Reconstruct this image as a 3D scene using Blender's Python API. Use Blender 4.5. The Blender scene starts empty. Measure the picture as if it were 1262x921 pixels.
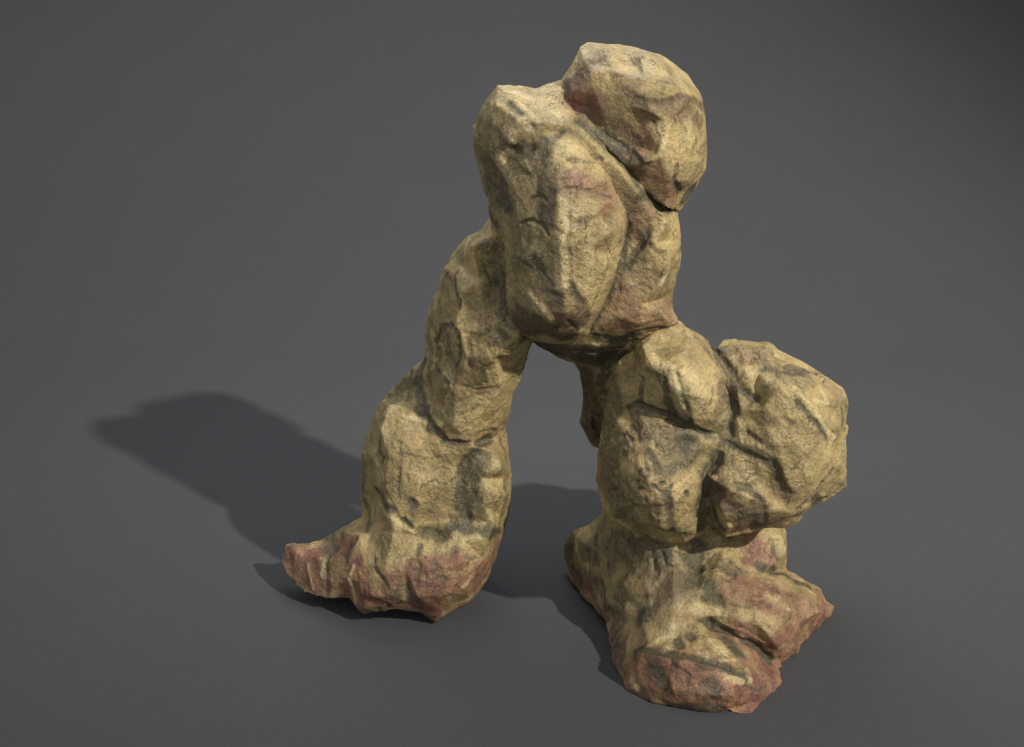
import bpy, bmesh, math, random
import numpy as np
from mathutils import Vector, noise, geometry
from mathutils.bvhtree import BVHTree

random.seed(7)
scene = bpy.context.scene
COL = scene.collection

# ------------------------------------------------------------------ camera
W, H, F = 1262.0, 921.0, 1460.0
PITCH = math.radians(20)
CAM = Vector((0, 0, 4.5))
cp, sp = math.cos(PITCH), math.sin(PITCH)

def ray(px, py):
    x = (px - W / 2) / F
    y = (H / 2 - py) / F
    return Vector((x, cp + y * sp, -sp + y * cp))

def at(px, py, Y):
    """point of the place seen at this spot of the photograph, Y metres in front"""
    r = ray(px, py)
    return CAM + r * (Y / r.y)

def ground_Y(px, py):
    r = ray(px, py)
    return r.y * CAM.z / -r.z

cd = bpy.data.cameras.new('camera')
cam = bpy.data.objects.new('camera', cd)
COL.objects.link(cam)
cam.location = CAM
cam.rotation_euler = (math.pi / 2 - PITCH, 0, 0)
cd.sensor_width = 36
cd.lens = 36 * F / W
cd.clip_end = 500
scene.camera = cam

# ------------------------------------------------------------------ rock lobes
def closed_lobe(outline, front, tb, ring=(13, .55), zmin=None, backs=(.72, .4)):
    """outline: [(px,py,Y)] Y None = stands on the ground; front: [(px,py,Y)]; tb = depth behind"""
    out = [(x, y, ground_Y(x, y) if Y is None else Y) for x, y, Y in outline]
    n = len(out)
    area = sum(out[i][0] * out[(i + 1) % n][1] - out[(i + 1) % n][0] * out[i][1] for i in range(n))
    s = 1 if area > 0 else -1
    poly = [Vector((x, y)) for x, y, _ in out]
    def inside(p):
        c = False
        for i in range(n):
            a, b = poly[i], poly[(i + 1) % n]
            if (a.y > p.y) != (b.y > p.y) and p.x < (b.x - a.x) * (p.y - a.y) / (b.y - a.y) + a.x:
                c = not c
        return c
    def edist(p):
        return min((geometry.intersect_point_line(p, poly[i], poly[(i + 1) % n])[0] - p).length
                   if 0 <= geometry.intersect_point_line(p, poly[i], poly[(i + 1) % n])[1] <= 1
                   else (poly[i] - p).length for i in range(n))
    fr = list(front)
    # rounding ring just inside the outline
    rd, frac = ring
    if rd:
        for i in range(n):
            a, b = poly[i], poly[(i + 1) % n]
            t = (b - a)
            if t.length < 1: continue
            nrm = Vector((-t.y, t.x)).normalized() * s
            p = (a + b) / 2 + nrm * rd
            if not inside(p) or edist(p) < rd * .7: continue
            if any((Vector(q[:2]) - p).length < rd * 1.1 for q in fr): continue
            near = min(front, key=lambda q: (Vector(q[:2]) - p).length)
            Ye = (out[i][2] + out[(i + 1) % n][2]) / 2
            fr.append((p.x, p.y, Ye + (near[2] - Ye) * frac))
    cx = sum(p.x for p in poly) / n; cy = sum(p.y for p in poly) / n
    bk = []
    for k, f in enumerate(backs):
        for i in range(n):
            p = Vector((cx, cy)) + (poly[i] - Vector((cx, cy))) * f
            if not inside(p) or edist(p) < 4: continue
            if any((Vector(q[:2]) - p).length < 12 for q in bk): continue
            bk.append((p.x, p.y, out[i][2] + tb * math.sqrt(1 - f * f) * random.uniform(.85, 1.1)))
    mY = sum(o[2] for o in out) / n
    verts, faces = [], []
    for x, y, Y in out: verts.append(at(x, y, Y))
    def cap(pts, flip):
        co = poly + [Vector(q[:2]) for q in pts]
        vs, es, fs, ov, oe, of = geometry.delaunay_2d_cdt(co, [], [list(range(n))], 1, 1e-4)
        idx = {}
        for k, o in enumerate(ov):
            j = o[0] if o else None
            if j is None: raise RuntimeError('crossing outline')
            if j < n: idx[k] = j
            else:
                idx[k] = len(verts); q = pts[j - n]; verts.append(at(q[0], q[1], q[2]))
        for f in fs:
            g = [idx[k] for k in f]
            faces.append(g[::-1] if flip else g)
    cap(fr, False); cap(bk, True)
    me = bpy.data.meshes.new('rock')
    me.from_pydata(verts, [], faces)
    bm = bmesh.new(); bm.from_mesh(me)
    bmesh.ops.recalc_face_normals(bm, faces=bm.faces)
    bm.to_mesh(me); bm.free()
    if zmin is not None:
        for v in me.vertices: v.co.z = max(v.co.z, zmin)
    return me

VOX = 0.0095
def dense(me, smooth=4):
    o = bpy.data.objects.new('rock', me); COL.objects.link(o)
    m = o.modifiers.new('r', 'REMESH'); m.mode = 'VOXEL'; m.voxel_size = VOX
    if smooth:
        k = o.modifiers.new('s', 'SMOOTH'); k.factor = .5; k.iterations = smooth
    dg = bpy.context.evaluated_depsgraph_get()
    r = bpy.data.meshes.new_from_object(o.evaluated_get(dg), depsgraph=dg)
    bpy.data.objects.remove(o)
    return r

# ---- data: outlines and front relief -------------------------------------------------
L = {}
#HEAD
L['head'] = dict(
 outline=[(690,98,7.35),(704,79,7.35),(715,58,7.4),(724,53,7.45),(761,54,7.55),(793,62,7.5),(814,67,7.45),(833,80,7.4),(848,93,7.35),
  (863,114,7.3),(869,133,7.3),(871,158,7.3),(872,187,7.3),(871,208,7.3),(860,231,7.3),(838,262,7.25),(823,258,7.06),(804,244,7.0),(784,226,6.98),
  (770,204,6.97),(752,187,6.97),(736,171,6.99),(712,151,7.05),(697,125,7.2)],
 front=[(746,61,7.2),(728,90,7.08),(708,112,7.12),(790,70,7.15),(820,85,7.08),(760,88,7.0),(795,98,6.93),(832,108,6.96),
  (735,118,7.02),(772,114,6.92),(797,121,6.88),(848,122,6.97),(775,130,6.92),(800,136,6.87),(850,133,7.0),(725,135,7.1),(750,160,6.99),(780,180,6.98),
  (796,201,6.86),(793,150,6.93),(822,150,6.88),(850,155,6.98),(815,190,6.88),(845,195,6.96),(800,212,6.92),(825,225,6.93),(846,222,7.02),(822,246,7.03),(860,170,7.08),(861,200,7.1)],
 tb=0.6)
#TORSO
L['torso'] = dict(
 outline=[(613,104,7.3),(636,106,7.35),(660,109,7.4),(690,97,7.45),(740,100,7.45),(800,170,7.4),(836,255,7.3),(838,273,7.28),(839,298,7.28),(838,330,7.28),(831,357,7.28),(828,382,7.3),(839,401,7.32),
  (810,425,7.35),(760,448,7.35),(713,453,7.4),(690,443,7.4),(668,433,7.4),(656,421,7.4),(640,400,7.4),(618,330,7.42),(606,285,7.42),(602,247,7.4),(594,225,7.4),(587,198,7.38),(580,168,7.35),(586,141,7.32),(595,124,7.3)],
 front=[(628,116,7.12),(660,124,7.1),(690,112,7.2),(600,150,7.12),(612,130,7.08),(636,145,6.98),(660,150,6.96),(690,140,7.05),(715,160,6.99),(600,190,7.1),(625,170,6.98),(648,190,6.98),(620,215,7.06),(612,245,7.2),
  (660,230,6.98),(740,190,6.92),(764,210,6.91),(785,236,6.91),(780,290,7.02),(800,262,7.0),(822,275,6.98),(826,310,6.97),(806,300,6.96),(795,325,7.0),(770,350,7.0),(815,350,6.97),(790,375,6.98),(760,390,7.0),(735,405,7.05),(815,385,7.02),(790,400,7.0),(825,398,7.1),
  (740,425,7.15),(700,425,7.15),(780,415,7.08),(640,300,7.2),(650,380,7.2),(700,300,7.05)],
 tb=0.75)
#SLAB
L['slab'] = dict(
 outline=[(640,158,7.05),(672,146,7.05),(701,155,7.05),(723,176,7.02),(747,198,7.0),(761,217,7.0),(772,243,7.0),(777,257,7.0),(775,280,7.0),(770,300,7.0),(761,330,7.0),(747,371,7.02),(730,401,7.05),(725,412,7.05),
  (712,420,7.05),(696,425,7.05),(676,424,7.08),(658,421,7.1),(644,414,7.06),(629,393,7.06),(624,365,7.05),(622,338,7.05),(620,300,7.05),(617,271,7.05),(612,235,7.1),(622,185,7.05)],
 front=[(672,172,6.9),(700,180,6.86),(722,200,6.84),(745,222,6.86),(640,200,6.92),(655,215,6.87),(688,215,6.77),(720,235,6.78),(752,250,6.84),(632,240,6.93),(640,280,6.89),(688,250,6.72),(725,270,6.74),(755,285,6.82),
  (630,320,6.95),(647,330,6.85),(690,300,6.7),(725,310,6.72),(748,325,6.83),(638,365,6.92),(660,360,6.81),(692,345,6.71),(722,350,6.76),(738,360,6.87),(650,392,6.88),(675,388,6.79),(697,385,6.76),(718,388,6.8),(660,410,6.93),(688,411,6.87),(712,407,6.88)],
 tb=.35)
#PILLAR
L['pillar'] = dict(
 outline=[(577,292,7.6),(590,285,7.6),(615,255,7.6),(650,270,7.55),(655,380,7.3),(657,424,7.25),(655,432,7.28),(645,459,7.4),(636,480,7.45),(630,499,7.5),(624,530,7.65),(627,545,7.65),(630,579,7.6),(632,600,7.6),(632,623,7.6),(624,652,7.55),(617,668,7.5),(613,687,7.48),
  (600,716,7.42),(579,744,7.33),(556,756,7.28),(537,767,7.2),(518,755,7.2),(482,752,7.18),(447,756,7.2),(430,738,7.3),(403,739,7.33),(374,731,7.45),(353,711,7.6),(345,693,7.72),(353,671,7.8),(386,667,7.8),(400,661,7.8),(415,652,7.8),(438,641,7.8),
  (446,637,7.75),(443,612,7.72),(443,587,7.7),(444,560,7.7),(450,538,7.72),(460,511,7.75),(469,493,7.75),(496,465,7.75),(520,444,7.75),(523,438,7.68),(523,410,7.65),(525,392,7.65),(537,359,7.62),(548,329,7.6),(566,304,7.6)],
 front=[(580,302,7.3),(607,296,7.3),(640,330,7.28),(562,340,7.3),(566,360,7.2),(590,350,7.17),(614,345,7.26),(640,385,7.14),(545,375,7.4),(562,400,7.2),(600,395,7.12),(640,415,7.03),(538,410,7.5),(541,450,7.42),(555,440,7.35),(575,440,7.15),(610,440,7.05),(636,440,7.1),
  (528,480,7.58),(540,480,7.34),(560,475,7.24),(590,480,7.2),(618,480,7.2),(535,510,7.36),(560,520,7.22),(590,515,7.2),(612,520,7.35),
  (505,480,7.68),(510,505,7.5),(480,500,7.62),(470,530,7.48),(495,530,7.4),(525,530,7.38),(550,545,7.29),(575,548,7.25),(460,560,7.52),(480,560,7.35),(520,560,7.3),(555,565,7.28),(580,570,7.28),(605,555,7.3),
  (455,600,7.54),(475,600,7.34),(515,600,7.22),(550,600,7.24),(575,600,7.28),(592,590,7.24),(614,575,7.22),(612,610,7.2),(597,625,7.22),(625,610,7.4),(458,640,7.52),(480,630,7.28),(510,635,7.22),(540,640,7.26),(575,640,7.26),(610,648,7.28),
  (455,660,7.38),(485,655,7.2),(505,662,7.2),(535,665,7.24),(570,665,7.18),(600,665,7.18),(443,662,7.35),(430,690,7.3),(400,690,7.45),(420,672,7.6),(385,685,7.55),(370,700,7.55),(365,680,7.65),(390,715,7.42),(415,720,7.3),(436,715,7.2),(450,695,7.2),(475,700,7.1),(500,700,7.1),(530,700,7.1),(565,695,7.08),(595,690,7.2),
  (455,735,7.12),(485,735,7.06),(515,735,7.06),(545,735,7.06),(575,725,7.12)],
 tb=.55, zmin=0.0)
#SADDLE (back leg)
L['saddle'] = dict(
 outline=[(700,435,7.55),(722,402,7.4),(780,395,7.4),(839,397,7.35),(868,417,7.35),(890,440,7.4),(960,480,7.45),(965,600,7.5),(950,660,7.5),(745,660,7.7),(743,600,7.7),(738,556,7.7),(731,551,7.65),(714,521,7.65),(718,490,7.65),(714,456,7.6)],
 front=[(735,425,7.25),(760,418,7.18),(800,410,7.12),(835,410,7.18),(860,425,7.22),(735,460,7.45),(728,490,7.52),(728,525,7.52),(760,470,7.35),(820,480,7.25),(820,560,7.3),(770,600,7.45),(885,580,6.98),(880,630,6.86),(905,640,6.9),(930,560,7.15),(860,500,7.3)],
 tb=.5)
#BOULDER A
L['bA'] = dict(
 outline=[(761,445,7.1),(782,426,7.1),(791,419,7.08),(808,409,7.1),(830,400,7.2),(845,405,7.2),(864,419,7.15),(893,438,7.15),(918,460,7.1),(925,500,7.05),(925,540,7.03),(905,565,7.02),(870,562,7.0),(849,548,7.0),(820,545,7.0),(780,532,7.05),(744,525,7.1),(747,493,7.1),(750,472,7.1)],
 front=[(792,427,6.98),(800,446,6.86),(822,425,6.98),(845,425,6.98),(772,460,6.98),(765,485,7.0),(785,480,6.94),(790,500,6.92),(812,455,6.8),(835,450,6.79),(860,450,6.84),(880,460,6.9),(815,490,6.77),(838,485,6.7),(862,490,6.73),(885,492,6.83),(850,515,6.76),(876,520,6.8),(825,508,6.82),(893,525,6.88),(900,500,6.88)],
 tb=.6)
#BOULDER R
L['bR'] = dict(
 outline=[(860,450,7.15),(882,427,7.15),(891,419,7.3),(913,416,7.35),(943,419,7.35),(964,430,7.3),(986,442,7.25),(1007,455,7.2),(1019,466,7.15),(1037,481,7.1),(1043,497,7.1),(1042,527,7.1),(1041,557,7.1),(1045,585,7.1),(1042,600,7.08),(1028,613,7.03),(1004,626,6.98),(980,645,6.9),(961,651,6.86),(943,653,6.83),(925,657,6.85),(895,662,6.8),
  (868,632,6.95),(855,600,6.98),(845,560,7.0),(850,500,7.1)],
 front=[(890,432,7.1),(915,428,7.1),(945,434,7.05),(980,456,6.95),(905,455,7.0),(935,460,6.93),(965,468,6.84),(1005,468,6.92),(907,475,6.88),(930,492,6.88),(920,462,6.88),(945,470,6.84),(960,480,6.78),(985,480,6.78),(1012,485,6.88),(1030,495,6.97),
  (895,500,6.93),(912,505,6.85),(940,505,6.76),(970,510,6.7),(1000,512,6.72),(1020,520,6.83),(1032,530,6.95),(900,535,6.86),(925,535,6.78),(955,545,6.66),(985,550,6.65),(1012,555,6.76),(1030,565,6.93),(893,552,6.84),(920,560,6.76),(945,572,6.7),(968,585,6.66),(995,590,6.68),(1018,595,6.86),(1035,590,7.0),
  (880,572,6.84),(900,575,6.74),(925,590,6.7),(950,605,6.72),(978,610,6.66),(1000,612,6.8),(876,590,6.74),(900,605,6.66),(925,615,6.64),(945,625,6.68),(970,630,6.7),(990,628,6.8),(885,625,6.68),(905,635,6.68),(925,642,6.74),(897,650,6.7),(942,642,6.73)],
 tb=0.85)
#BOULDER L
L['bL'] = dict(
 outline=[(746,500,7.15),(780,475,7.08),(849,495,7.02),(905,525,6.98),(905,560,6.95),(892,590,6.93),(884,620,6.9),(880,645,6.9),(864,660,6.88),(845,672,6.88),(826,671,6.9),(808,666,6.92),(777,653,6.98),(756,644,7.02),(744,632,7.08),(735,606,7.12),(732,572,7.15),(738,551,7.15),(741,524,7.15)],
 front=[(760,520,6.98),(785,510,6.9),(815,525,6.82),(850,535,6.82),(875,548,6.82),(752,560,6.98),(775,550,6.85),(800,545,6.78),(825,560,6.76),(855,560,6.8),(752,600,6.95),(775,590,6.77),(800,585,6.68),(830,590,6.7),(856,590,6.76),(762,625,6.9),(790,620,6.7),(815,620,6.64),(840,618,6.68),(855,620,6.76),(868,602,6.79),(870,560,6.84),(790,642,6.78),(815,648,6.7),(838,650,6.72),(855,642,6.8)],
 tb=.5)
#FOOT
L['foot'] = dict(
 outline=[(741,600,7.7),(780,610,7.6),(900,620,7.5),(968,635,7.45),(969,655,7.45),(969,701,7.4),(972,703,7.35),(996,717,7.3),(1013,728,7.3),(1017,741,7.3),(1027,748,7.3),(1022,760,7.25),(1008,775,7.15),(998,782,7.1),(984,808,6.85),(963,823,6.75),(964,830,6.6),(966,845,6.5),(957,857,6.42),(938,871,6.3),
  (926,882,6.19),(893,879,None),(875,878,None),(832,874,6.24),(802,868,6.3),(774,854,6.42),(762,836,6.58),(753,815,6.76),(751,784,7.0),(744,763,7.2),(729,745,7.42),(704,720,7.72),(696,699,7.9),(697,669,7.95),(704,653,7.9),(726,647,7.8),(741,630,7.7)],
 front=[(715,665,7.65),(722,700,7.5),(715,715,7.6),(736,680,7.4),(745,720,7.2),(756,700,7.2),(758,660,7.3),(765,750,6.95),(770,720,7.0),(800,690,6.95),(780,655,7.1),(830,680,6.9),(855,690,7.0),(862,700,6.98),(775,790,6.7),(790,765,6.72),(800,735,6.8),(830,730,6.74),(860,730,6.78),(865,760,6.7),(880,710,6.85),(910,715,6.85),(940,710,6.95),(960,712,7.0),(965,680,7.2),(930,680,7.1),(895,670,7.1),(930,700,7.0),
  (900,735,6.73),(930,740,6.7),(960,735,6.78),(985,735,6.95),(1000,740,7.0),(1010,755,7.0),(900,760,6.66),(935,770,6.62),(965,765,6.7),(990,765,6.88),(878,772,6.7),(908,787,6.66),(935,800,6.68),(950,815,6.7),(960,800,6.66),(975,790,6.74),(950,785,6.6),
  (775,815,6.55),(800,795,6.5),(830,785,6.5),(860,785,6.5),(885,795,6.45),(910,805,6.44),(940,825,6.5),(950,835,6.45),(785,805,6.46),(810,808,6.35),(840,815,6.27),(870,820,6.24),(900,828,6.25),(922,836,6.28),(785,840,6.4),(800,845,6.32),(830,850,6.22),(865,855,6.16),(900,858,6.15),(935,855,6.28)],
 tb=.6, zmin=0.0)

# ------------------------------------------------------------------ build dense meshes
def fb(p, oct=4):
    return noise.fractal(p, 1.0, 2.0, oct)

MESH = {}
for i, (k, d) in enumerate(L.items()):
    me = closed_lobe(d['outline'], d['front'], d['tb'], zmin=d.get('zmin'))
    MESH[k] = dense(me, d.get('smooth', 2))

def coords(me):
    a = np.empty(len(me.vertices) * 3, np.float32); me.vertices.foreach_get('co', a); return a.reshape(-1, 3).astype(np.float64)
def normals(me):
    a = np.empty(len(me.vertices) * 3, np.float32); me.vertex_normals.foreach_get('vector', a); return a.reshape(-1, 3).astype(np.float64)

trees = {k: BVHTree.FromPolygons([v.co[:] for v in m.vertices], [p.vertices[:] for p in m.polygons]) for k, m in MESH.items()}
def hit(px, py):
    best = None
    r = ray(px, py).normalized()
    for t in trees.values():
        h = t.ray_cast(CAM, r)
        if h[0] is not None and (best is None or h[3] < best[1]): best = (h[0], h[3])
    return best

# strokes: each is a mark on the stone (cut or ridge, colours of stains and painted shade), laid along points on its surface
#  pts, width px, depth cm (+ in, - out), dict(dark, red, brown, pale)
S = []
def st(pts, w, depth=0, **k): S.append((pts, w, depth, k))
#@@STROKES
# cap boulder
st([(770,112),(785,121),(797,127),(815,124),(838,121),(858,124),(868,133)],5,1.0,brown=.7,dark=.25)
st([(735,75),(722,85),(712,98)],9,0,brown=.6); st([(732,68),(748,62)],4,0,dark=.4)  # first stroke paints the shade of the top-left facet brown
st([(706,118),(722,122),(735,128)],9,0,red=1); st([(700,112),(698,100)],5,0,dark=.6,brown=.6)
st([(728,140),(745,150),(765,158),(780,170)],10,.3,brown=.65); st([(780,132),(790,148)],8,0,brown=.4)
st([(745,165),(770,183),(797,203)],4,1.4,dark=.85)
st([(792,165),(785,185)],12,0,red=.5); st([(800,215),(820,235),(830,245)],11,0,red=.5)
st([(712,150),(737,172),(760,190),(775,210),(785,228)],4,0,dark=.9)
st([(790,238),(805,247),(825,258)],5,0,dark=1); st([(843,245),(855,232)],6,0,dark=.9,brown=.6)
st([(835,205),(830,222),(838,236)],3,.8,dark=.8); st([(828,150),(820,170),(812,188)],2,-.4,pale=.6)
st([(855,145),(853,190),(848,215)],2.5,.5,dark=.4); st([(748,78),(760,85),(752,92)],5,.6,dark=.3)
st([(845,160),(850,175)],8,0,pale=.35); st([(800,80),(830,95)],12,0,pale=.3)
# shoulder
st([(628,128),(642,142),(655,157),(671,172)],3.5,1.3,dark=.85); st([(622,124),(612,121)],5,.4,dark=.4)
st([(636,125),(650,138),(664,152)],2,-.6,pale=.7)
st([(634,186),(645,188),(655,184)],7,2.6,dark=1); st([(672,174),(678,181),(668,190)],6,1,dark=.9)
st([(692,163),(682,176)],3,.4,dark=.7); st([(618,160),(622,178)],9,0,dark=.5); st([(596,200),(606,225),(616,245)],8,0,dark=.45)
st([(617,225),(618,242),(625,255)],9,.4,dark=.8); st([(600,243),(606,264),(612,275)],6,0,red=.6,dark=.5)
st([(617,197),(622,207),(627,216)],5,-.8,pale=.9); st([(645,150),(655,162)],6,0,pale=.6); st([(625,160),(635,168)],6,0,pale=.5)
st([(628,115),(660,122),(690,140)],10,0,pale=.5); st([(700,120),(706,128)],6,0,red=.6)
st([(590,150),(586,175)],6,0,dark=.35); st([(650,205),(640,225)],8,0,dark=.5)
# front slab
st([(662,195),(668,215),(675,240),(672,262)],12,.3,dark=.65); st([(680,235),(682,252)],6,.5,dark=.8)
st([(700,196),(720,198),(740,197)],2.5,.9,dark=.55); st([(690,180),(705,178),(720,190)],7,0,pale=.5)
st([(698,222),(720,228),(740,235),(752,240)],9,0,red=.6); st([(745,262),(752,250)],6,0,red=.6)
st([(697,231),(720,233),(752,242)],1.7,.6,dark=.6)
st([(655,243),(665,240),(672,247)],2,.8,dark=.9); st([(643,275),(656,270),(668,276),(675,288)],2,.9,dark=.8)
st([(660,295),(670,305),(665,320)],11,0,dark=.5); st([(640,260),(640,300),(642,330)],7,0,pale=.25)
st([(655,325),(668,340),(680,355),(686,376)],9,.7,dark=.75); st([(640,320),(650,328)],3,1,dark=.8)
st([(653,363),(666,378),(676,392)],4.5,-.9,pale=1); st([(640,385),(655,395)],8,.4,brown=.8)
st([(645,402),(665,402),(690,397),(702,402)],13,0,brown=1); st([(675,412),(700,415)],8,0,brown=.9,dark=.3)
st([(718,383),(722,394)],6,.8,dark=.95); st([(712,275),(725,271)],4,1.1,dark=.5); st([(748,268),(755,273)],5,1.1,dark=.5)
st([(716,300),(735,305),(734,325),(728,342)],3,.9,dark=.4); st([(692,250),(691,300),(694,350)],6,0,pale=.7)
st([(701,232),(702,260),(702,300),(704,340)],1.8,.4,dark=.5); st([(703,350),(711,365),(720,376)],4,.9,dark=.75)
st([(725,315),(730,335),(722,350)],7,0,pale=.5); st([(705,250),(725,255)],9,0,pale=.4)
st([(752,300),(745,340),(732,375)],3,.6,dark=.45); st([(700,395),(712,408)],3,.7,dark=.5)
# right column of the shoulder
st([(777,260),(773,300),(761,340),(746,376),(728,404)],3.5,0,dark=.75)
st([(812,264),(797,292),(782,315),(772,330)],4,1.4,dark=.85)
st([(785,262),(780,288)],9,0,red=.55); st([(765,350),(762,372),(772,384)],11,0,red=.45); st([(800,345),(790,365)],9,0,red=.3)
st([(738,396),(772,396),(800,389),(825,384)],10,0,red=.5); st([(829,380),(836,396)],8,0,red=.5)
st([(826,330),(814,348),(806,366)],2.2,-.5,pale=.9); st([(820,330),(808,350)],2,.6,dark=.5)
st([(818,285),(826,310)],12,0,pale=.3); st([(765,330),(763,360)],2.5,.6,dark=.5)
st([(735,415),(760,421),(785,412)],6,.5,dark=.85); st([(672,430),(700,434),(730,440),(756,436)],15,0,brown=1,dark=.7)  # wide stroke paints the underside's shade in brown and dark
st([(733,426)],5,-.6,pale=.9); st([(785,409),(810,402),(834,401)],3,.8,dark=.7,brown=.6)
st([(722,460),(728,500),(728,535)],14,0,brown=.7,dark=.5); st([(745,450),(740,480)],8,0,dark=.8)
# pillar, upper
st([(563,335),(561,352),(565,370),(564,382)],2.6,.9,dark=.85); st([(568,330),(573,340)],3,-.6,pale=.7)
st([(541,445),(539,420),(545,404),(557,401),(566,412),(568,440),(563,452)],3.6,1.3,dark=.6); st([(553,420),(553,440)],7,.4,brown=.5)
st([(538,448),(545,462),(554,473)],2.2,.7,dark=.7); st([(548,462),(558,468)],3,-.6,pale=.9)
st([(578,418),(581,450)],3.5,.7,dark=.45); st([(585,400),(600,408),(612,414)],5,-.5,pale=.8)
st([(602,408),(620,412),(645,420)],4,.7,dark=.8); st([(545,350),(540,375)],7,.4,brown=.4); st([(550,340),(556,350)],4,.7,dark=.4)  # first stroke painted dark where the slab casts its shadow
st([(560,496),(585,490),(602,484)],2.5,.5,dark=.35); st([(620,450),(612,480),(620,500)],12,0,pale=.25)
st([(640,430),(635,450)],6,0,pale=.5); st([(532,420),(530,470)],5,0,dark=.45)
st([(523,445),(515,475),(519,500),(527,515),(536,528),(546,540)],5.5,1.6,dark=.9)
st([(505,462),(507,488)],7,.3,dark=.6); st([(498,515),(512,519),(522,523)],4,-.9,pale=1); st([(480,505),(490,500)],6,0,pale=.5)
st([(546,543),(560,545),(576,546)],3.6,1.2,dark=.9); st([(540,500),(560,516),(580,525)],6,0,pale=.4)
st([(590,535),(605,530),(618,525)],3,.7,dark=.4)
# pillar, lower
st([(467,543),(467,556),(474,563),(472,572)],2.2,1,dark=.85); st([(461,556),(466,570)],3,-.7,pale=.9)
st([(492,545),(492,572),(490,600),(492,615)],3,.9,dark=.45); st([(506,560),(501,592)],2,.5,dark=.35)
st([(599,540),(582,558),(571,580),(568,612),(576,642)],6.5,2.2,dark=.9); st([(592,562),(586,590),(580,622)],8,.5,dark=.65)
st([(610,572),(602,590),(596,604)],6,-1.0,pale=.85); st([(608,615),(605,635)],8,0,pale=.5); st([(618,545),(624,565)],5,0,dark=.5)
st([(449,575),(450,620),(455,650)],7,0,dark=.55); st([(468,623),(480,638),(495,650),(508,656)],3.2,-1,pale=1)
st([(466,604),(474,620),(484,628)],4,.9,dark=.85); st([(498,641),(507,649)],3,1,dark=.95); st([(506,617),(510,624)],4.5,1,dark=.9)
st([(525,655),(545,660),(560,648),(576,654),(600,656),(614,658)],7,.7,dark=.8); st([(555,580),(545,605),(530,640)],12,0,dark=.25)
st([(543,676),(560,665),(575,671),(588,664)],5,-.6,pale=.8); st([(518,672),(516,685)],3,.8,dark=.8)
st([(475,660),(500,675),(470,690)],12,0,dark=.4); st([(622,600),(622,630),(616,650)],6,0,dark=.5)
st([(360,685),(385,690),(405,675),(430,680)],13,0,red=.95); st([(365,712),(400,722)],9,0,red=.8)
st([(440,700),(440,730),(470,740)],13,0,red=1); st([(490,722),(520,732),(550,727),(580,716),(600,695),(612,675)],14,0,red=1)
st([(510,702),(540,697),(570,690)],9,0,red=.7); st([(405,660),(412,680),(402,700)],6,.4,dark=.75)
st([(488,736),(500,724),(512,740)],7,.4,dark=.7); st([(536,700),(545,715),(540,730)],5,.5,dark=.5); st([(450,752),(480,750),(520,754),(540,763)],5,0,brown=.8)
st([(372,722),(390,730)],6,0,dark=.6); st([(435,698),(430,715),(440,742)],2.5,-.9,pale=.7)
st([(426,692),(429,680),(440,664)],3.5,1.2,dark=.7); st([(400,690),(396,710)],2.5,-.6,pale=.5)
st([(570,725),(580,712)],2.5,-.6,pale=.5); st([(470,712),(478,725)],3,.8,dark=.6); st([(356,676),(380,670)],5,0,dark=.5)
# upper boulder
st([(796,424),(804,442)],4,-.3,pale=.6); st([(816,458),(820,480),(827,505),(834,520)],4.2,1.4,dark=.95)
st([(833,462),(841,488),(848,508),(850,522)],3.6,1.2,dark=.9); st([(826,455),(834,478),(840,502)],3,-.8,pale=1)
st([(808,448),(824,454)],4.5,-.5,pale=.9); st([(755,470),(758,500)],11,.2,dark=.6); st([(783,440),(778,456)],5,0,dark=.4)
st([(790,466),(790,494),(775,502)],3,.7,dark=.85); st([(815,436),(838,432)],6,.4,dark=.4); st([(858,470),(866,490),(860,505)],9,0,pale=.45)  # first stroke is a small hook of shadow, painted dark
st([(875,500),(880,480)],2.2,.6,dark=.5); st([(870,430),(890,455)],4,0,dark=.5); st([(845,470),(850,450)],8,0,pale=.3)
st([(776,462),(786,470)],5,-.3,pale=.5)
# the long crack and clefts
st([(791,496),(820,508),(849,524),(870,533),(898,545),(920,556),(943,568)],3.6,1.6,dark=.95)
st([(950,566),(960,580),(958,592),(965,602),(976,609)],5,1.7,dark=.95); st([(835,520),(840,536),(850,549)],7.5,1.6,dark=.95)
st([(885,430),(890,445),(905,465),(915,480),(932,493)],6,1.0,dark=.8); st([(862,418),(880,425)],6,0,dark=.6)
st([(945,455),(975,462),(1000,461),(1022,468)],5,.5,dark=.7); st([(900,430),(940,432),(975,446)],9,.2,brown=.45)  # first stroke paints a shadow line across the lobe
st([(899,490),(906,510),(903,532)],5.5,1.7,dark=.95); st([(895,472),(892,500),(880,517)],8,.2,dark=.55)
st([(976,480),(990,493),(1005,508),(1015,524),(1029,540)],2.4,-.8,pale=1); st([(982,494),(1000,516),(1021,540)],3,1.1,dark=.8)
st([(1010,480),(1021,500),(1004,494)],2,-.6,pale=.8); st([(1035,503),(1035,522)],2.4,.7,dark=.7)
st([(910,518),(915,546),(938,552),(950,562)],4,-.7,pale=.9); st([(922,534),(938,544)],3,1,dark=.5); st([(936,500),(948,522)],8,.6,dark=.4)
st([(925,462),(915,455)],5,-.5,pale=.7); st([(945,470),(930,482)],4,-.4,pale=.5); st([(965,515),(975,522)],3,.7,dark=.5)
st([(980,560),(990,585),(975,600)],10,0,pale=.35); st([(1000,540),(1010,560)],12,0,pale=.25); st([(925,585),(940,595)],8,0,pale=.4)
st([(875,588),(886,606),(902,626),(925,645),(940,648)],9,.4,brown=1,dark=.3); st([(872,592),(878,622),(890,650)],5,.5,dark=.95)
st([(905,597),(925,604),(938,618),(943,642)],4,.9,dark=.75); st([(925,630),(933,646)],5,.4,dark=.95)
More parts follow.
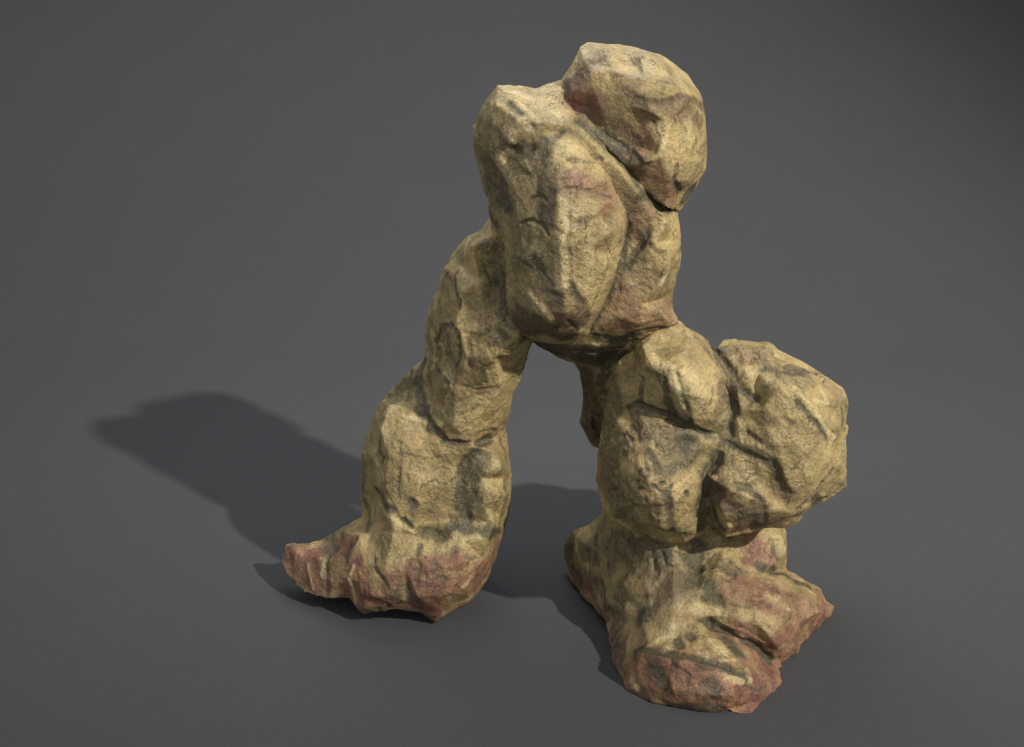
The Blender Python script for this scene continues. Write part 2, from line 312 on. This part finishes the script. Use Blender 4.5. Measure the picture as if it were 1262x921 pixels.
st([(1004,612),(1008,622)],5,.6,dark=.85); st([(985,626),(1010,600),(1026,578)],2.6,.8,dark=.7); st([(1030,600),(1040,580)],5,0,pale=.3)
st([(885,560),(876,580),(868,597),(864,622),(864,650)],6,1.4,dark=.95); st([(872,585),(882,590)],2.5,-.5,pale=.6)
# lower boulder
st([(745,555),(748,600),(765,625)],11,.2,dark=.55); st([(820,606),(825,630),(828,652)],5,1.2,dark=.95); st([(800,558),(812,580)],4,1,dark=.9)
st([(820,577),(842,574)],6,.8,dark=.7); st([(842,550),(856,540)],6,0,brown=.6); st([(782,505),(800,515),(815,535)],6,.6,dark=.5)
st([(765,540),(785,560)],5,.8,dark=.4); st([(800,535),(812,545)],6,0,dark=.6)
for _a in range(46):
    _t = random.random(); _x = 762 + 75 * _t + random.uniform(-22, 26); _y = 535 + 95 * _t + random.uniform(-24, 24)
    if _a % 2: st([(_x,_y),(_x+random.uniform(-5,5),_y+random.uniform(-5,5))],random.uniform(1.6,3),.9,dark=.75)
    else: st([(_x,_y),(_x+random.uniform(-5,5),_y+random.uniform(-5,5))],random.uniform(1.6,2.6),-.5,pale=.5)
# low base
st([(745,650),(780,670),(820,682),(850,692)],10,0,dark=.85); st([(860,672),(862,702)],7,1.6,dark=.95); st([(756,668),(752,700)],9,0,dark=.6)  # first stroke paints the shade under the boulder
st([(785,690),(795,710),(800,725)],8,0,pale=.35); st([(772,748),(800,742)],4,-.5,pale=.7)
st([(805,700),(808,686),(816,682),(820,696),(830,701)],2.4,1.1,dark=.85); st([(835,690),(845,700)],6,0,pale=.4)
st([(790,755),(820,732),(852,714)],13,.2,dark=.85); st([(855,747),(870,752),(888,756)],6,-.5,pale=.8); st([(815,787),(826,776)],7,-.6,pale=.9)
st([(822,797)],5,-.5,pale=.6,red=.5); st([(880,790),(887,802)],7,-.5,pale=.9); st([(833,780),(838,796)],5,.8,dark=.9)
st([(852,786)],6,.8,dark=.9); st([(898,792),(908,802)],7.5,.6,dark=.9); st([(872,722),(880,736)],8,.5,dark=.8); st([(862,764),(878,768)],4,1,dark=.7)
st([(860,800),(870,808)],6,0,pale=.5); st([(845,730),(835,750)],5,0,pale=.3)
st([(908,725),(940,735),(970,742),(992,752)],18,0,red=.62); st([(905,715),(932,720)],9,0,red=.7); st([(955,795),(975,785),(985,800)],10,0,red=1)
st([(958,808)],10,0,red=1); st([(996,722),(962,707),(935,700)],5,.5,dark=.9); st([(1010,735),(1015,750),(1003,766)],9,0,red=.95)
st([(965,748),(980,756)],2.5,-.6,pale=.5); st([(945,735),(965,745)],6,0,pale=.4); st([(880,700),(900,708),(915,703)],5,.4,dark=.6)
st([(964,822),(948,812),(935,800),(915,789),(895,778),(875,770)],5,1.6,dark=.95); st([(932,785),(902,770)],7,0,red=.8)
st([(885,765),(915,776),(940,792)],2,-.7,pale=.4)
st([(788,817),(810,817),(840,826),(870,842),(900,848)],15,0,red=1); st([(860,822),(900,832)],10,0,red=.95); st([(920,862),(940,850),(956,836)],13,0,red=1)
st([(785,801),(810,803),(840,809),(870,816),(900,826),(920,836)],5,1,brown=.9,dark=.6); st([(805,825),(820,842)],7,.6,dark=.9)
st([(875,842),(880,852)],7,.3,dark=.65); st([(895,835),(915,840)],3,-.5,pale=.8); st([(778,838),(784,848)],3.5,-.6,pale=.7); st([(921,828),(924,842)],3.5,-.8,pale=.6,red=.5)
st([(782,846),(802,860),(832,866),(862,870)],6,0,brown=.7); st([(870,871),(890,873)],5,0,dark=.6); st([(845,850),(860,860)],5,.3,dark=.4)
st([(700,670),(705,700),(715,725)],13,0,brown=.8); st([(715,712),(735,742),(742,757)],7,0,red=.8); st([(757,762),(757,800),(766,832)],9,0,dark=.6)
st([(735,665),(733,690)],4,1,dark=.6); st([(722,690),(728,720)],5,0,dark=.4)
st([(960,665),(962,692)],8,0,pale=.5); st([(955,665),(950,680),(956,692)],2.2,.8,dark=.6); st([(925,668),(942,686)],11,0,red=.7); st([(918,690),(945,700)],5,0,red=.7)
# broad washes: shade painted on the darker faces, mixed with real staining
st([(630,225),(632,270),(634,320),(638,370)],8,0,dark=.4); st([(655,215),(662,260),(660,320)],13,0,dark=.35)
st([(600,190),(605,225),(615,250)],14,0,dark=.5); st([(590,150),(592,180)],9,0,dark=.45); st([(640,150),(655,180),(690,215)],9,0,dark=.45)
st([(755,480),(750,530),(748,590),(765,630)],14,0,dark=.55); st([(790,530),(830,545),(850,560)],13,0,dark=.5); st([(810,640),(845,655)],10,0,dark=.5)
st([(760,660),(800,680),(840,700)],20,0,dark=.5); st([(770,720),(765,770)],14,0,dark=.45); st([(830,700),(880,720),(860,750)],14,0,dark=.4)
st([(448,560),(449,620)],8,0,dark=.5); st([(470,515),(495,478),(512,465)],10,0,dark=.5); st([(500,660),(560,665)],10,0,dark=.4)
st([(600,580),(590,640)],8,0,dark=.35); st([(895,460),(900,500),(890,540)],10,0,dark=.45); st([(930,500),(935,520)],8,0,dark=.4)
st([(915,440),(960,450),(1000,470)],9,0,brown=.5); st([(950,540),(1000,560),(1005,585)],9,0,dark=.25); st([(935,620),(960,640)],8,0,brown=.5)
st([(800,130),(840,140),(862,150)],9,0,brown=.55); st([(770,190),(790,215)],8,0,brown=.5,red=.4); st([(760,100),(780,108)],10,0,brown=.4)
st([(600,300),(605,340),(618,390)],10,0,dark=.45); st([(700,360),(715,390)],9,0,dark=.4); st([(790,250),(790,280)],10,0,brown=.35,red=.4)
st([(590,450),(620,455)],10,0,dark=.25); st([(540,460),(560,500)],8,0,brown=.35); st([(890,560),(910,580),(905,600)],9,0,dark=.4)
st([(780,810),(860,850),(940,850)],24,0,red=.45); st([(360,690),(430,700),(520,715),(600,690)],22,0,red=.45); st([(930,750),(990,750),(980,790)],22,0,red=.4)
# shade painted dark into the hollow beside the slab, extra fissures
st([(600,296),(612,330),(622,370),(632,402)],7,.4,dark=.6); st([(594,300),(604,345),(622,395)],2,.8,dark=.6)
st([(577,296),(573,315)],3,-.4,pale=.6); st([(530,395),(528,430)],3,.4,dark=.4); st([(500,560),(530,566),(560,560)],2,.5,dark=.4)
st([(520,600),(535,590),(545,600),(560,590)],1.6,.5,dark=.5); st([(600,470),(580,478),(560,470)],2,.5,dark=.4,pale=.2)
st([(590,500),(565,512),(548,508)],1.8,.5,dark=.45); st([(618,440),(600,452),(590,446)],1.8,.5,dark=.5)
st([(560,680),(580,690),(596,684)],2.2,.7,dark=.5); st([(520,705),(530,716),(545,712)],2.2,.6,dark=.5)
st([(730,290),(745,296),(752,312)],1.7,.5,dark=.5); st([(800,300),(812,312),(822,308)],1.7,.5,dark=.5)
st([(775,355),(790,350),(803,358)],1.7,.5,dark=.45); st([(770,90),(785,95),(798,90)],1.7,.5,dark=.4); st([(810,100),(828,104),(845,112)],1.8,.5,dark=.4)
st([(805,150),(812,170),(808,190)],1.8,.6,dark=.5); st([(840,150),(845,165),(838,185)],1.8,.6,dark=.45)
st([(940,590),(960,600),(970,592)],1.8,.5,dark=.5); st([(985,520),(995,535),(990,550)],1.8,.5,dark=.4); st([(925,470),(940,478),(955,474)],1.8,.5,dark=.5)
st([(900,745),(925,752),(950,748)],1.9,.5,dark=.45); st([(930,765),(950,772),(970,768)],1.9,.5,dark=.4); st([(830,700),(845,712),(842,726)],2,.7,dark=.6)
st([(830,820),(850,832),(848,846)],2,.6,dark=.55); st([(890,815),(905,812)],2.5,-.5,pale=.6); st([(915,845),(930,852),(945,846)],2,.6,dark=.5)
st([(755,665),(790,690),(830,700)],18,0,dark=.6); st([(765,730),(760,775),(765,810)],11,0,dark=.6); st([(820,720),(850,735)],12,0,dark=.5)  # wide dark strokes paint the boulder's shade onto the base
st([(730,670),(735,710),(748,750)],11,0,dark=.5,brown=.4); st([(870,680),(900,700)],8,0,dark=.5); st([(600,150),(596,185),(606,225)],10,0,dark=.45)  # last stroke paints the shoulder's left side in shade
st([(640,225),(645,280),(642,330)],9,0,dark=.5); st([(760,540),(760,600),(780,635)],11,0,dark=.5); st([(790,505),(830,535)],8,0,dark=.5)  # first stroke paints shade on the slab's left facet
st([(680,405),(715,400)],7,0,brown=.6,dark=.3); st([(453,560),(452,640)],6,0,dark=.5); st([(600,565),(592,600),(592,640)],6,0,dark=.5)
st([(398,668),(404,690),(402,730)],4.5,1.6,dark=.5); st([(460,690),(470,715),(480,748)],4,1.5,dark=.5); st([(515,695),(512,720),(518,750)],4,1.4,dark=.45)
st([(385,672),(380,700),(385,725)],3,-.7,pale=.35); st([(495,700),(497,740)],3,-.6,pale=.35); st([(548,700),(552,740)],3,-.6,pale=.3)
#@@END

PX = 0.0052
def paint():
    out = {}
    for k, me in MESH.items():
        co = coords(me); nr = normals(me)
        n = len(co)
        warp = np.empty((n, 3)); big = np.empty(n); fine = np.empty(n); cell = np.empty(n)
        for i in range(n):
            p = Vector(co[i])
            v = noise.noise_vector(p * 9.0); w2 = noise.noise_vector(p * 27.0)
            warp[i] = (v.x * .022 + w2.x * .011, v.y * .022 + w2.y * .011, v.z * .022 + w2.z * .011)
            q = p + v * .05
            big[i] = noise.fractal(q * 3.2, 1.0, 2.0, 3)
            r = noise.ridged_multi_fractal(q * Vector((6, 6, 5)), 1.0, 2.1, 4, 1.0, 2.0)
            fine[i] = r
            cz = 0.0
            for fs_, am in ((3.4, .26), (7.0, .09)):
                dd, pc = noise.voronoi(q * fs_)
                nc = noise.cell_vector(pc[0] * 37.0 + Vector((fs_, 3, 1)))
                nc = (nc - Vector((.5, .5, .5))) if min(nc) >= 0 else nc
                e = min(1.0, (dd[1] - dd[0]) / .22)
                cz += (q * fs_ - pc[0]).dot(nc) / fs_ * am * e * e * (3 - 2 * e)
            cell[i] = max(-.016, min(.016, cz))
        cw = co + warp
        disp = big * .008 + (fine - 1.2) * .0014 + cell * {'slab': .25, 'torso': .6, 'head': .4, 'pillar': .6}.get(k, 1)
        ch = {c: np.zeros(n) for c in ('dark', 'red', 'brown', 'pale')}
        for pts, w, depth, kk in S:
            pp = []
            for (x, y) in pts:
                h = hit(x, y)
                if h: pp.append(np.array(h[0]))
            if not pp: continue
            R = w * PX
            lo = np.min(pp, axis=0) - R * 2.5 - .04; hi = np.max(pp, axis=0) + R * 2.5 + .04
            m = np.where(np.all((co > lo) & (co < hi), axis=1))[0]
            if len(m) == 0: continue
            rough = kk.get('clean', 0)
            c = co[m] + warp[m] * (.85 if w > 4 else .4)
            d = np.full(len(m), 1e9)
            if len(pp) == 1: d = np.linalg.norm(c - pp[0], axis=1)
            for a, b in zip(pp[:-1], pp[1:]):
                ab = b - a; L2 = max(ab @ ab, 1e-9)
                if L2 > .35 ** 2: continue
                t = np.clip(((c - a) @ ab) / L2, 0, 1)
                d = np.minimum(d, np.linalg.norm(c - a - t[:, None] * ab, axis=1))
            g = np.exp(-(d / R) ** 2 * 1.3)
            disp[m] -= g * (depth if depth < 1.2 else 1.2 + (depth - 1.2) * .4) * .01
            cs = co[m] + warp[m] * (1.7 if w > 7 else 1.0 if w > 4 else .4)
            dw = np.full(len(m), 1e9)
            if len(pp) == 1: dw = np.linalg.norm(cs - pp[0], axis=1)
            for a, b in zip(pp[:-1], pp[1:]):
                ab = b - a; L2 = max(ab @ ab, 1e-9)
                if L2 > .35 ** 2: continue
                t = np.clip(((cs - a) @ ab) / L2, 0, 1)
                dw = np.minimum(dw, np.linalg.norm(cs - a - t[:, None] * ab, axis=1))
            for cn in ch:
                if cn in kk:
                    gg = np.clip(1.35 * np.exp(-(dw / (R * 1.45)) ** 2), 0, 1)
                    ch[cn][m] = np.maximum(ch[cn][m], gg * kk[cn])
        co2 = co + nr * disp[:, None]
        if L[k].get('zmin') is not None:      # rust-red earth stain rising from the ground
            side = 1.0 if k == 'pillar' else np.clip((7.6 - co[:, 1]) / .5, .25, 1)
            ch['red'] = np.maximum(ch['red'], np.clip((.36 - co[:, 2] + big * .25 + warp[:, 0] * 3) / .3, 0, .8) * side)
        if L[k].get('zmin') is not None: co2[:, 2] = np.maximum(co2[:, 2], 0.0)
        out[k] = (co2, ch)
    for k, (co2, ch) in out.items():
        me = MESH[k]
        me.vertices.foreach_set('co', co2.astype(np.float32).ravel())
        n = len(co2)
        a = me.attributes.new('stain_shade', 'FLOAT_COLOR', 'POINT')  # dark channel holds real stains together with painted shade
        arr = np.zeros((n, 4), np.float32)
        arr[:, 0] = ch['dark']; arr[:, 1] = ch['red']; arr[:, 2] = ch['brown']; arr[:, 3] = 1
        a.data.foreach_set('color', arr.ravel())
        b = me.attributes.new('pale', 'FLOAT', 'POINT')
        b.data.foreach_set('value', ch['pale'].astype(np.float32))
        me.update()
paint()

# ------------------------------------------------------------------ materials
def new_mat(name):
    m = bpy.data.materials.new(name); m.use_nodes = True
    nt = m.node_tree; nt.nodes.clear(); return m, nt
def N(nt, t, **k):
    n = nt.nodes.new(t)
    for a, b in k.items():
        if a.startswith('i_'): n.inputs[a[2:].replace('_', ' ')].default_value = b
        else: setattr(n, a, b)
    return n

def rock_material():
    m, nt = new_mat('weathered_sandstone'); lk = nt.links.new
    out = N(nt, 'ShaderNodeOutputMaterial'); bs = N(nt, 'ShaderNodeBsdfPrincipled')
    lk(bs.outputs[0], out.inputs[0])
    tc = N(nt, 'ShaderNodeTexCoord')
    geo = N(nt, 'ShaderNodeNewGeometry')
    pos = tc.outputs['Object']
    def noi(scale, detail=4, rough=.6, dist=0, vec=pos):
        n = N(nt, 'ShaderNodeTexNoise'); n.inputs['Scale'].default_value = scale; n.inputs['Detail'].default_value = detail
        n.inputs['Roughness'].default_value = rough; n.inputs['Distortion'].default_value = dist; lk(vec, n.inputs['Vector']); return n.outputs['Fac']
    def ramp(fac, stops):
        r = N(nt, 'ShaderNodeValToRGB'); e = r.color_ramp.elements
        e[0].position, e[0].color = stops[0][0], stops[0][1]
        e[1].position, e[1].color = stops[1][0], stops[1][1]
        for p, c in stops[2:]: q = e.new(p); q.color = c
        lk(fac, r.inputs[0]); return r.outputs['Color']
    def mix(fac, a, b, mode='MIX'):
        x = N(nt, 'ShaderNodeMix', data_type='RGBA', blend_type=mode)
        for s, v in ((0, fac), (6, a), (7, b)):
            if hasattr(v, 'is_output'): lk(v, x.inputs[s])
            else: x.inputs[s].default_value = v
        return x.outputs[2]
    def mth(op, a, b=0.0, clamp=False):
        x = N(nt, 'ShaderNodeMath', operation=op, use_clamp=clamp)
        for s, v in ((0, a), (1, b)):
            if hasattr(v, 'is_output'): lk(v, x.inputs[s])
            else: x.inputs[s].default_value = v
        return x.outputs[0]
    def g(v): return (v, v, v, 1)
    base = ramp(noi(3.0, 6, .65, .6), [(.3, (.175, .134, .061, 1)), (.72, (.45, .337, .148, 1)), (.5, (.338, .253, .107, 1))])
    base = mix(mth('MULTIPLY', ramp(noi(5.5, 4, .6), [(.5, g(0)), (.68, g(1))]), .45), base, (.38, .25, .125, 1))
    green = ramp(noi(3.6, 7, .72, 1.6), [(.46, g(0)), (.66, g(1))])
    base = mix(mth('MULTIPLY', green, .5), base, (.13, .122, .06, 1))
    at_ = N(nt, 'ShaderNodeAttribute', attribute_name='stain_shade')
    sep = N(nt, 'ShaderNodeSeparateColor'); lk(at_.outputs['Color'], sep.inputs[0])
    pal = N(nt, 'ShaderNodeAttribute', attribute_name='pale')
    brk = noi(26, 7, .72, .8); brk2 = noi(60, 5, .7)
    def edge(ch, amt=.9, lo=.08):
        s = mth('ADD', 1.1, mth('MULTIPLY', mth('SUBTRACT', brk, .5), amt * 3.2))
        s = mth('MULTIPLY', s, ch)
        r = N(nt, 'ShaderNodeMapRange', interpolation_type='SMOOTHSTEP'); r.inputs[1].default_value = lo; r.inputs[2].default_value = .92
        lk(s, r.inputs[0]); return r.outputs[0]
    redc = mix(noi(14, 5, .7), (.215, .09, .056, 1), (.115, .055, .046, 1))
    redc = mix(ramp(noi(8, 5, .6), [(.42, g(0)), (.62, g(.9))]), redc, (.29, .165, .085, 1))
    base = mix(edge(sep.outputs[1], .45, -.05), base, redc)
    base = mix(edge(sep.outputs[2]), base, (.105, .068, .036, 1))
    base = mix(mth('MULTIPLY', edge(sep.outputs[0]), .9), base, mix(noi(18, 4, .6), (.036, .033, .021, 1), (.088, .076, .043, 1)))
    base = mix(mth('MULTIPLY', edge(pal.outputs['Fac'], 1.5), .75), base, (.47, .375, .19, 1))
    # dusty dark speckle in drifts, brown washes
    base = mix(mth('MULTIPLY', ramp(noi(2.6, 6, .65, .8), [(.5, g(0)), (.66, g(1))]), .5), base, (.17, .115, .06, 1))
    base = mix(mth('MULTIPLY', mth('MULTIPLY', ramp(noi(120, 3, .7), [(.5, g(0)), (.56, g(1))]), ramp(noi(4.6, 5, .65), [(.48, g(0)), (.6, g(1))])), .5), base, (.06, .05, .03, 1))
    # grain: little dark pits and pale flecks of the stone
    base = mix(mth('MULTIPLY', ramp(brk2, [(.34, g(1)), (.44, g(0))]), .3), base, (.08, .065, .04, 1))
    base = mix(mth('MULTIPLY', ramp(noi(80, 3, .6), [(.54, g(0)), (.64, g(1))]), .38), base, (1.38, 1.35, 1.28, 1), 'MULTIPLY')
    base = mix(mth('MULTIPLY', ramp(noi(72, 3, .6, .4), [(.36, g(1)), (.46, g(0))]), .5), base, (.45, .40, .32, 1), 'MULTIPLY')
    # thin natural cracks
    vo = N(nt, 'ShaderNodeTexVoronoi', feature='DISTANCE_TO_EDGE'); vo.inputs['Scale'].default_value = 6.5
    wv = N(nt, 'ShaderNodeVectorMath', operation='ADD'); nz = N(nt, 'ShaderNodeTexNoise'); nz.inputs['Scale'].default_value = 7; nz.inputs['Detail'].default_value = 6
    lk(pos, nz.inputs['Vector'])
    sc = N(nt, 'ShaderNodeVectorMath', operation='SCALE'); sc.inputs[3].default_value = .35; lk(nz.outputs['Color'], sc.inputs[0])
    lk(pos, wv.inputs[0]); lk(sc.outputs[0], wv.inputs[1]); lk(wv.outputs[0], vo.inputs['Vector'])
    crk = ramp(vo.outputs['Distance'], [(.0, g(1)), (.022, g(0))])
    crk = mth('MULTIPLY', crk, ramp(noi(3.7, 3, .5), [(.52, g(0)), (.62, g(1))]))
    base = mix(mth('MULTIPLY', crk, .7), base, (.05, .042, .028, 1))
    lk(base, bs.inputs['Base Color'])
    bs.inputs['Roughness'].default_value = .5
    bs.inputs['Specular IOR Level'].default_value = .4
    # relief
    vo_pos = wv.outputs[0]
    def rdg(scale):
        n = N(nt, 'ShaderNodeTexNoise', noise_type='RIDGED_MULTIFRACTAL'); n.inputs['Scale'].default_value = scale; n.inputs['Detail'].default_value = 5
        n.inputs['Roughness'].default_value = .55; lk(wv.outputs[0], n.inputs['Vector']); return n.outputs['Fac']
    h = mth('ADD', mth('ADD', mth('MULTIPLY', noi(6, 11, .58, .25), .85), mth('MULTIPLY', rdg(8.5), .05)), mth('MULTIPLY', mth('MULTIPLY', noi(38, 6, .7, .8), ramp(noi(5, 3, .5), [(.44, g(.2)), (.58, g(1))])), .36))
    h = mth('ADD', h, mth('MULTIPLY', mth('MULTIPLY', noi(85, 3, .6), ramp(noi(6.5, 5, .6), [(.45, g(.25)), (.58, g(1))])), .13))
    h = mth('ADD', h, mth('MULTIPLY', mth('MULTIPLY', noi(19, 5, .65, .5), ramp(noi(3.8, 4, .6), [(.44, g(.1)), (.6, g(1))])), .42))
    h = mth('SUBTRACT', h, mth('MULTIPLY', crk, .3))
    vb = N(nt, 'ShaderNodeTexVoronoi', feature='F1'); vb.inputs['Scale'].default_value = 15; lk(wv.outputs[0], vb.inputs['Vector'])
    h = mth('ADD', h, mth('MULTIPLY', vb.outputs['Distance'], .16))
    h = mth('SUBTRACT', h, mth('MULTIPLY', ramp(brk2, [(.36, g(1)), (.46, g(0))]), .06))
    bp = N(nt, 'ShaderNodeBump'); bp.inputs['Strength'].default_value = .75; bp.inputs['Distance'].default_value = .045
    lk(h, bp.inputs['Height']); lk(bp.outputs[0], bs.inputs['Normal'])
    return m
ROCK = rock_material()

def floor_material():
    m, nt = new_mat('grey_paper'); lk = nt.links.new
    out = N(nt, 'ShaderNodeOutputMaterial'); bs = N(nt, 'ShaderNodeBsdfPrincipled'); lk(bs.outputs[0], out.inputs[0])
    tc = N(nt, 'ShaderNodeTexCoord')
    def col(scale, a, b):
        n = N(nt, 'ShaderNodeTexNoise'); n.inputs['Scale'].default_value = scale; n.inputs['Detail'].default_value = 4; lk(tc.outputs['Object'], n.inputs['Vector'])
        r = N(nt, 'ShaderNodeMapRange'); r.inputs[1].default_value = .3; r.inputs[2].default_value = .7; r.inputs[3].default_value = a; r.inputs[4].default_value = b
        lk(n.outputs['Fac'], r.inputs[0]); return r.outputs[0]
    mm = N(nt, 'ShaderNodeMath', operation='MULTIPLY'); lk(col(60, .93, 1.07), mm.inputs[0]); lk(col(.9, .985, 1.015), mm.inputs[1])
    vs = N(nt, 'ShaderNodeVectorMath', operation='SCALE'); vs.inputs[0].default_value = (.053, .0538, .056); lk(mm.outputs[0], vs.inputs[3])
    lk(vs.outputs[0], bs.inputs['Base Color'])
    bs.inputs['Roughness'].default_value = .95
    bs.inputs['Specular IOR Level'].default_value = .1
    return m

# ------------------------------------------------------------------ rock arch
root = bpy.data.objects.new('rock_arch', None); COL.objects.link(root)
root.location = (.3, 7.4, 0)
root['label'] = 'weathered yellow sandstone arch with reddened base, standing alone on the grey floor'
root['category'] = 'rock arch'
NAMES = {'head': 'cap_boulder', 'torso': 'shoulder_rock', 'slab': 'front_slab', 'pillar': 'pillar', 'saddle': 'rock_saddle',
         'bA': 'boulder', 'bR': 'boulder', 'bL': 'boulder', 'foot': 'rock_foot'}
LAB = {'head': 'squared cap boulder leaning over the front slab', 'pillar': 'slender pillar flaring into a reddish three-toed base',
       'slab': 'bulging vertical slab with a sharp front ridge', 'foot': 'broad low base stained dark red at the front'}
for k, me in MESH.items():
    me.name = NAMES[k]
    me.materials.clear(); me.materials.append(ROCK)
    me.polygons.foreach_set('use_smooth', [True] * len(me.polygons))
    o = bpy.data.objects.new(NAMES[k], me); COL.objects.link(o); o.parent = root
    o.matrix_parent_inverse = root.matrix_basis.inverted()
    if k in LAB: o['label'] = LAB[k]

# ------------------------------------------------------------------ floor sweeping up into the backdrop
def floor():
    prof = [(-8, 0)]
    Y1, R = 12.5, 14.0
    prof.append((Y1, 0))
    for i in range(1, 65):
        a = i / 64 * math.pi / 2
        prof.append((Y1 + R * math.sin(a), R * (1 - math.cos(a))))
    prof.append((Y1 + R, 24))
    v, f = [], []
    for i, (y, z) in enumerate(prof):
        v += [(-60, y, z - .001), (60, y, z - .001)]
        if i: a = 2 * i; f.append((a - 2, a - 1, a + 1, a))
    me = bpy.data.meshes.new('floor'); me.from_pydata(v, [], f); me.materials.append(floor_material())
    me.polygons.foreach_set('use_smooth', [True] * len(f))
    o = bpy.data.objects.new('floor', me); COL.objects.link(o); o['kind'] = 'structure'
floor()

# ------------------------------------------------------------------ lamps
def aim(o, t): o.rotation_euler = (Vector(t) - o.location).to_track_quat('-Z', 'Y').to_euler()
def lamp(name, kind, loc, target, energy, col=(1, 1, 1), **k):
    d = bpy.data.lights.new(name, kind); d.energy = energy; d.color = col
    for a, b in k.items(): setattr(d, a, b)
    o = bpy.data.objects.new(name, d); COL.objects.link(o); o.location = loc; aim(o, target); return o
tgt = Vector((.3, 7.6, 1.6))
ldir = Vector((4.2, -3.9, 4.25)).normalized()
lamp('key_lamp', 'SPOT', tgt + ldir * 36, (-.8, 15.4, .8), 90000, (1, .955, .86), spot_size=math.radians(34.5), spot_blend=1.0, shadow_soft_size=.5)
lamp('overhead_fill', 'AREA', (0, 10.5, 7.6), (0, 10.5, 0), 310, (.96, .98, 1), shape='SQUARE', size=4)  # added fill light out of view, also dims the backdrop's edges
w = bpy.data.worlds.new('World'); scene.world = w; w.use_nodes = True
bg = w.node_tree.nodes['Background']; bg.inputs[0].default_value = (.95, .97, 1, 1); bg.inputs[1].default_value = .72

scene.view_settings.view_transform = 'Standard'
scene.view_settings.look = 'None'
scene.render.engine = 'CYCLES'
scene.render.resolution_x = 1024; scene.render.resolution_y = 747
